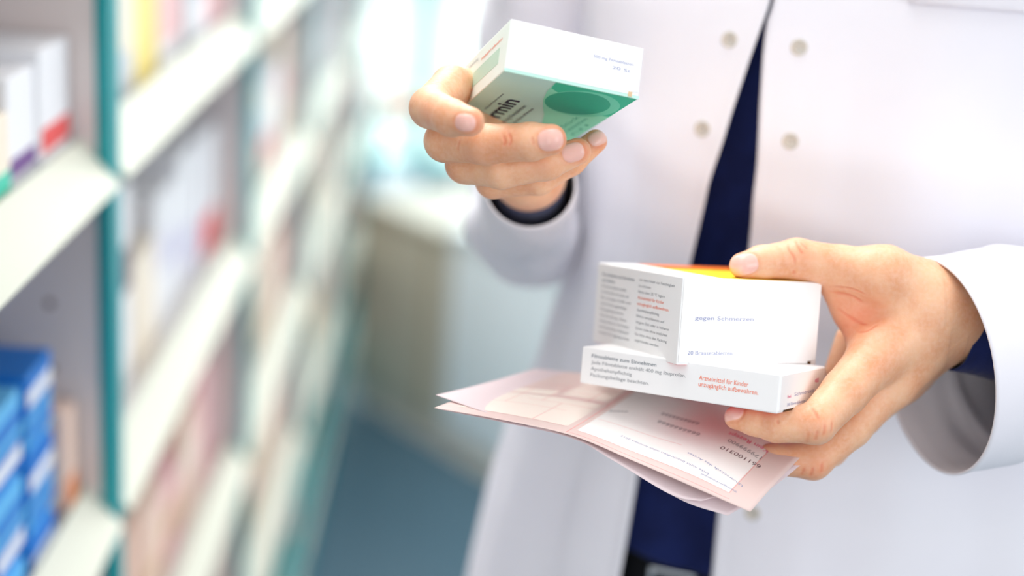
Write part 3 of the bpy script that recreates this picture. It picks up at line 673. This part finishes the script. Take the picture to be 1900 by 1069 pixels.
def fold(th, z, s=1.):
    """soft vertical drape folds, metres"""
    u = th*180/math.pi
    f = .0030*np.sin(u*.115+6*z+2.0*np.sin(3.1*z+1))+.0011*np.sin(u*.24-9*z+1.3)+.0003*np.sin(u*.5+14*z)
    f = f+.0012*np.sin(34*z+u*.045)*np.exp(-((u-60)/50)**2)+.0016*np.exp(-((z-1.24-.0007*(u-60))/.012)**2)
    return f*s*(1.0+1.8*np.clip(1.08-z, 0, .3)/.3)
def panel(side):
    rows = []; n = 120
    tt = np.concatenate([[0, .0035, .007], np.linspace(.012, 1, n-3)])
    for zv, a in zip(ZR, AZ):
        e = theta_at(zv, a, LEFT_E if side < 0 else RIGHT_E)
        end = math.radians(272) if side < 0 else math.radians(-92)
        th = e+(end-e)*tt
        off = fold(th, zv)+(.0035 if side < 0 else 0)*np.exp(-((th-e)*180/math.pi/14)**2)
        dist = np.abs(th-e)*.14                                   # rough metres from the edge
        off = off+.0009*(1/(1+np.exp((dist-.034)/.0012)))-.0007*np.exp(-((dist-.0345)/.0014)**2)-.0006*np.exp(-((dist-.004)/.0010)**2)+.0008*np.exp(-((dist-.0015)/.0016)**2)
        if side > 0:                                               # princess seam running down toward the wrist
            sx = interp(zv, [1.0, 1.15, 1.28, 1.42], [28, 34, 22, 8]); u = th*180/math.pi
            off = off+.0022*np.exp(-((u-sx)/1.1)**2)-.0012*np.exp(-((u-sx+2.6)/1.3)**2)
        W = section(zv, th, a, BD(zv), 0)
        C = section(zv, th, a*.0+.0001, .0001); nrm = W-C; nrm[:, 2] = 0; nrm /= np.linalg.norm(nrm, axis=1, keepdims=True)
        rows.append(W+nrm*off[:, None])
    return np.array(rows)
coat = None
for side in (-1, 1):
    G = panel(side); V = G.reshape(-1, 3); Fs = grid_faces(G.shape[0], G.shape[1])
    if side > 0: Fs = [f[::-1] for f in Fs]
    if side < 0: V0, F0 = V, Fs; GLp = G
    else: V1, F1 = V, Fs; GRp = G
coat = mesh('lab_coat', np.vstack([V0, V1]), F0+[tuple(i+len(V0) for i in f) for f in F1], M['coat'], person, smooth=True, off=PO)
sd = coat.modifiers.new('cloth', 'SOLIDIFY'); sd.thickness = .0011; sd.offset = -1; sd.use_even_offset = False
def on_panel(G, px, py):
    q = proj(w2c(G.reshape(-1, 3))); c = w2c(G.reshape(-1, 3)); d = np.hypot(q[:, 0]-px, q[:, 1]-py)
    m = np.where(d < 12)[0]; m = m[c[m, 2] < c[m, 2].min()+40]; k = m[np.argmin(d[m])]
    i, j = divmod(int(k), G.shape[1]); i = min(max(i, 1), G.shape[0]-2); j = min(max(j, 1), G.shape[1]-2)
    n = np.cross(G[i, j+1]-G[i, j-1], G[i+1, j]-G[i-1, j]); n /= np.linalg.norm(n)
    if n@(CAM-G[i, j]) < 0: n = -n
    return G[i, j], n
# buttons: turned rim, four holes
def button_mesh(r=.0043, t=.0014):
    prof = [(0, t*.45), (r*.55, t*.45), (r*.62, t*.5), (r*.74, t*.95), (r*.88, t), (r, t*.6), (r, t*.15), (r*.9, 0), (0, 0)]
    V = []; Fs = []; n = 28
    for (a, z) in prof:
        for i in range(n): V.append((a*math.cos(2*math.pi*i/n)+1e-6, a*math.sin(2*math.pi*i/n), z))
    for k in range(len(prof)-1):
        for i in range(n): Fs.append((k*n+i, (k+1)*n+i, (k+1)*n+(i+1) % n, k*n+(i+1) % n))
    hv = []
    return V, Fs
BV, BF = button_mesh()
def place_on(o, p, n):
    q = Vector(n).to_track_quat('Z', 'Y').to_matrix().to_4x4(); q.translation = Vector(p-PO); o.matrix_local = q
for side, bx, by in [(-1, 1353, 76), (-1, 1299, 240), (1, 1482, 97), (1, 1461, 272), (1, 1406, 948)]:
    p, n = on_panel(GLp if side < 0 else GRp, bx, by); p = p+n*.0006
    b = mesh('button', BV, BF, M['shell'], coat, smooth=True); place_on(b, p, n)
    hs = boxes([(sx*.0012-.0005, sx*.0012+.0005, sy*.0012-.0005, sy*.0012+.0005, .0006, .00085) for sx in (-1, 1) for sy in (-1, 1)])
    mesh('thread', hs[0], hs[1], M['ink_grey'], None).parent = b
# chest pocket at the upper right
def ij_at(G, px, py):
    W = w2c(G.reshape(-1, 3)); q = proj(W); d = np.hypot(q[:, 0]-px, q[:, 1]-py); d[W[:, 2] > np.percentile(W[:, 2], 60)] += 500
    return divmod(int(np.argmin(d)), G.shape[1])
i0, j0 = ij_at(GRp, 1690, -14); i1, j1 = ij_at(GRp, 1880, 18)
hp = []
for t in np.linspace(0, 1.15, 14):
    i = min(max(int(round(i0+(i1-i0)*t)), 1), GRp.shape[0]-2); j = min(max(int(round(j0+(j1-j0)*t)), 1), GRp.shape[1]-2)
    n = np.cross(GRp[i, j+1]-GRp[i, j-1], GRp[i+1, j]-GRp[i-1, j]); n /= np.linalg.norm(n)
    if n@(GRp[i, j]-AX) < 0: n = -n
    hp.append((GRp[i, j]*[1, 1, 0]+[0, 0, GRp[i0, j0][2]+(GRp[i1, j1][2]-GRp[i0, j0][2])*t], n))
V = []; Fs = []
for p, n in hp:
    V += [p-n*.0010+np.array([0, 0, .022]), p+n*.0030+np.array([0, 0, .016]), p+n*.0040, p+n*.0036+np.array([0, 0, -.0012]), p+n*.0010+np.array([0, 0, -.001])]
for i in range(len(hp)-1):
    for k in range(4): Fs.append((i*5+k, (i+1)*5+k, (i+1)*5+k+1, i*5+k+1))
pk = mesh('pocket', V, Fs, M['coat'], coat, smooth=True, off=PO); sd = pk.modifiers.new('t', 'SOLIDIFY'); sd.thickness = .0009
# sweater
def shell(name, zs, inset, m, rip=0., hem=None, parent=person, azf=None):
    rows = []; th = np.radians(np.linspace(-90, 270, 181))[:-1]
    for i, zv in enumerate(zs):
        a = (azf(zv) if azf else float(np.interp(zv, ZR, AZ))); off = fold(th, zv, .8)-inset-.004+.0016*np.sin(th*21+5*zv)*(zv < 1.1)+rip*np.sin(th*60)
        W = section(zv, th, a, BD(zv), 0); C = section(zv, th, .0001, .0001); n = W-C; n[:, 2] = 0; n /= np.linalg.norm(n, axis=1, keepdims=True)
        W = W+n*off[:, None]
        if hem is not None and i < 4: W[:, 2] += hem*np.sin(th*9+1)*(1-i/4)
        rows.append(W)
    G = np.array(rows); V = G.reshape(-1, 3); Fs = grid_faces(len(zs), 180, True)
    return mesh(name, V, Fs, m, parent, smooth=True, off=PO), G
torso_a = lambda zv: min(float(np.interp(zv, ZR, AZ)), interp(zv, [.5, .9, 1.0, 1.15, 1.3, 1.42], [.17, .175, .165, .145, .16, .12]))
hemz = 1.0
# find the height whose front projects to the hem row
for zc in np.linspace(.9, 1.2, 200):
    q = proj(w2c(section(zc, np.array([math.radians(100)]), torso_a(zc), BD(zc), -.012)))[0]
    if q[1] < 1078: hemz = zc; break
sw, GS = shell('sweater', np.concatenate([[hemz, hemz+.002, hemz+.006, hemz+.012], np.linspace(hemz+.02, 1.44, 60)]), .012, M['navy'], hem=.0025)
s_ = sw.modifiers.new('t', 'SOLIDIFY'); s_.thickness = .0022; s_.offset = -1
tr, _ = shell('trousers', np.linspace(.84, hemz+.03, 14), .019, M['black'], azf=lambda z_: torso_a(z_))
# legs of the trousers and shoes down to the floor
def tube(path, radii, n=28, ell_=None, cap=True, wob=0.):
    path = np.array(path, float); V = []; up0 = None
    for i, p in enumerate(path):
        t = path[min(i+1, len(path)-1)]-path[max(i-1, 0)]; t /= np.linalg.norm(t)
        if up0 is None: u = np.cross(t, [0, 0, 1.]) if abs(t[2]) < .9 else np.cross(t, [0, 1., 0])
        else: u = up0-t*(up0@t)
        u /= np.linalg.norm(u); up0 = u; v = np.cross(t, u); r = radii[i]; ra, rb = (r if isinstance(r, (tuple, list, np.ndarray)) else (r, r))
        for k in range(n):
            a = 2*math.pi*k/n; w_ = 1+wob*math.sin(3*a+i*.9)*.5+wob*math.sin(5*a-i*.55+1)*.4
            V.append(p+(u*math.cos(a)*ra+v*math.sin(a)*rb)*w_)
    Fs = grid_faces(len(path), n, True)
    if cap:
        Fs.append(tuple(range(n))[::-1]); Fs.append(tuple(range((len(path)-1)*n, len(path)*n)))
    return V, Fs
cY, sY = math.cos(YAW), math.sin(YAW)
def loc(x, y, z): return np.array([AX[0]+x*cY-y*sY, AX[1]+x*sY+y*cY, z])
V, Fs = [], []
for s in (-1, 1):
    v, f = tube([loc(s*.085, .0, z_) for z_ in np.linspace(.90, .07, 16)], [np.interp(z_, [.07, .45, .9], [.058, .072, .094]) for z_ in np.linspace(.90, .07, 16)], wob=.03)
    Fs += [tuple(i+len(V) for i in q) for q in f]; V += list(v)
mesh('trouser_legs', V, Fs, M['black'], tr, smooth=True, off=PO)
for s in (-1, 1):
    ys = np.linspace(.07, -.19, 12); V, Fs = tube([loc(s*.09, y_, .032+.02*math.exp(-((y_-.02)/.06)**2)) for y_ in ys], [(np.interp(i, [0, 2, 5, 9, 11], [.018, .034, .036, .044, .014]), np.interp(i, [0, 2, 5, 9, 11], [.02, .042, .034, .028, .01])) for i in range(12)])
    V = np.array(V); V[:, 2] = np.maximum(V[:, 2], .001); mesh('shoe', V, Fs, M['black'], person, smooth=True, off=PO)
# belt buckle glimpsed under the hem
qq = None
for zc in np.linspace(hemz-.06, hemz, 60):
    W = section(zc, np.radians(np.linspace(60, 140, 161)), torso_a(zc), BD(zc), -.0175); q = proj(w2c(W)); d = np.hypot(q[:, 0]-1246, q[:, 1]-1082); k = int(np.argmin(d))
    if qq is None or d[k] < qq[0]: qq = (d[k], W[k])
M['steel'] = mat('brushed_steel', (.6, .62, .66), .3, .5, metal=1)
bk = boxo('belt_buckle', [(-.014, .014, -.0035, .001, -.010, -.007), (-.014, .014, -.0035, .001, .007, .010), (-.014, -.011, -.0035, .001, -.007, .007), (.011, .014, -.0035, .001, -.007, .007)], M['steel'], tr, bev=.0006)
bk.location = Vector(qq[1]-PO); bk.rotation_euler = (0, 0, YAW)

# ------------------------------------------------------------------ sleeves
def sleeve(name, pts, m, parent, n=72, wob=.035, thick=.0011, nr=90, first_ring=None, seam=True):
    """pts: (px, py, z mm, vertical radius mm, other radius mm)"""
    C = catmull([P(x, y, z) for x, y, z, a, b in pts], nr); R = catmull([(a, b, 0) for x, y, z, a, b in pts], nr)[:, :2]
    V = []
    for i in range(nr):
        t = C[min(i+1, nr-1)]-C[max(i-1, 0)]; t /= np.linalg.norm(t)
        up = np.array([0, -1., 0]) if abs(t[1]) < .88 else np.array([0, 0, -1.])
        if i == 0: u = up-t*(up@t)
        else: u = u0-t*(u0@t)
        u /= np.linalg.norm(u); u0 = u; v = np.cross(t, u); s = i/nr
        for k in range(n):
            a = 2*math.pi*k/n
            w_ = 1+wob*(.5*math.sin(2*a+s*11)+.35*math.sin(3*a-s*23+1)+.25*math.sin(5*a+s*37+2))*min(1, s*6)+wob*.35*math.sin(s*60+2*math.sin(a+1))*min(1, s*4)
            if seam: w_ += .008*math.exp(-((i-1)/1.2)**2)-.012*math.exp(-((i-16)/1.0)**2)
            V.append(C[i]+(u*math.cos(a)*R[i, 0]+v*math.sin(a)*R[i, 1])*w_)
    o = mesh(name, c2w(np.array(V)), grid_faces(nr, n, True), m, parent, smooth=True, off=PO)
    sd = o.modifiers.new('cloth', 'SOLIDIFY'); sd.thickness = thick; sd.offset = -1
    return o
sleeve('sleeve', [(1736, 681, 669, 51.5, 42), (1836, 662, 680, 51.5, 43), (1930, 650, 694, 51, 44), (2120, 632, 740, 54, 50), (2180, 480, 790, 56, 56), (2080, 150, 790, 58, 56), (1990, -140, 770, 60, 56), (1900, -230, 780, 40, 40)], M['coat'], coat)
sleeve('sweater_cuff', [(1768, 598, 672, 23, 17), (1815, 600, 677, 25, 20), (1900, 606, 688, 29, 25), (2080, 616, 728, 34, 30)], M['navy'], sw, wob=.01, seam=False, nr=40)
sleeve('sleeve', [(984, 342, 735, 23, 24), (980, 368, 778, 27, 27), (974, 405, 840, 31, 31), (976, 426, 895, 36, 35), (990, 330, 930, 38, 40), (1005, 150, 915, 40, 42), (1040, -60, 880, 46, 46), (1110, -190, 850, 50, 46), (1230, -230, 830, 40, 40)], M['coat'], coat, wob=.10)
sleeve('sweater_cuff', [(985, 322, 722, 18, 17), (983, 345, 755, 20, 19), (980, 372, 800, 23, 22)], M['navy'], sw, wob=.008, seam=False, nr=30)

# ------------------------------------------------------------------ body: overlapping skin pieces joined into one mesh object (hands, arms and trunk)
def cvt(pts): return [c2w(P(x, y, z)) for x, y, z in pts]
parts_V = []; parts_F = []; nail = []; blush = []
def addp(V, Fs, nl=None, bl=None):
    b = sum(len(v) for v in parts_V); parts_V.append(np.asarray(V, float)); parts_F.extend([tuple(int(i)+b for i in f) for f in Fs])
    nail.append(np.full(len(V), -1.) if nl is None else nl); blush.append(np.zeros(len(V)) if bl is None else bl)
addp(c2w(SR.V), SR.Q, SR.nail, SR.blush); addp(c2w(SL.V), SL.Q, SL.nail, SL.blush)
addp(*tube(cvt([(1800, 580, 676), (1960, 600, 700), (2120, 620, 745), (2150, 470, 800), (2060, 150, 795), (1960, -130, 775)]), [.018, .024, .030, .034, .038, .042]))
addp(*tube(cvt([(979, 345, 758), (975, 395, 850), (980, 420, 905), (992, 320, 928), (1008, 150, 915), (1045, -60, 880), (1120, -170, 850)]), [.014, .022, .028, .030, .032, .036, .04]))
th = np.radians(np.linspace(-90, 270, 61))[:-1]; zs = np.linspace(.86, 1.43, 30)
TV = np.array([section(z_, th, torso_a(z_)-.03, BD(z_)-.028) for z_ in zs]).reshape(-1, 3); TF = grid_faces(30, 60, True)+[tuple(range(60))[::-1], tuple(range(29*60, 30*60))]
addp(TV, TF)
addp(*tube([loc(0, .01, 1.40), loc(0, .005, 1.45), loc(0, -.005, 1.50)], [.07, .058, .056]))
body = mesh('body', np.vstack(parts_V), parts_F, M['skin'], person, smooth=True, off=PO)
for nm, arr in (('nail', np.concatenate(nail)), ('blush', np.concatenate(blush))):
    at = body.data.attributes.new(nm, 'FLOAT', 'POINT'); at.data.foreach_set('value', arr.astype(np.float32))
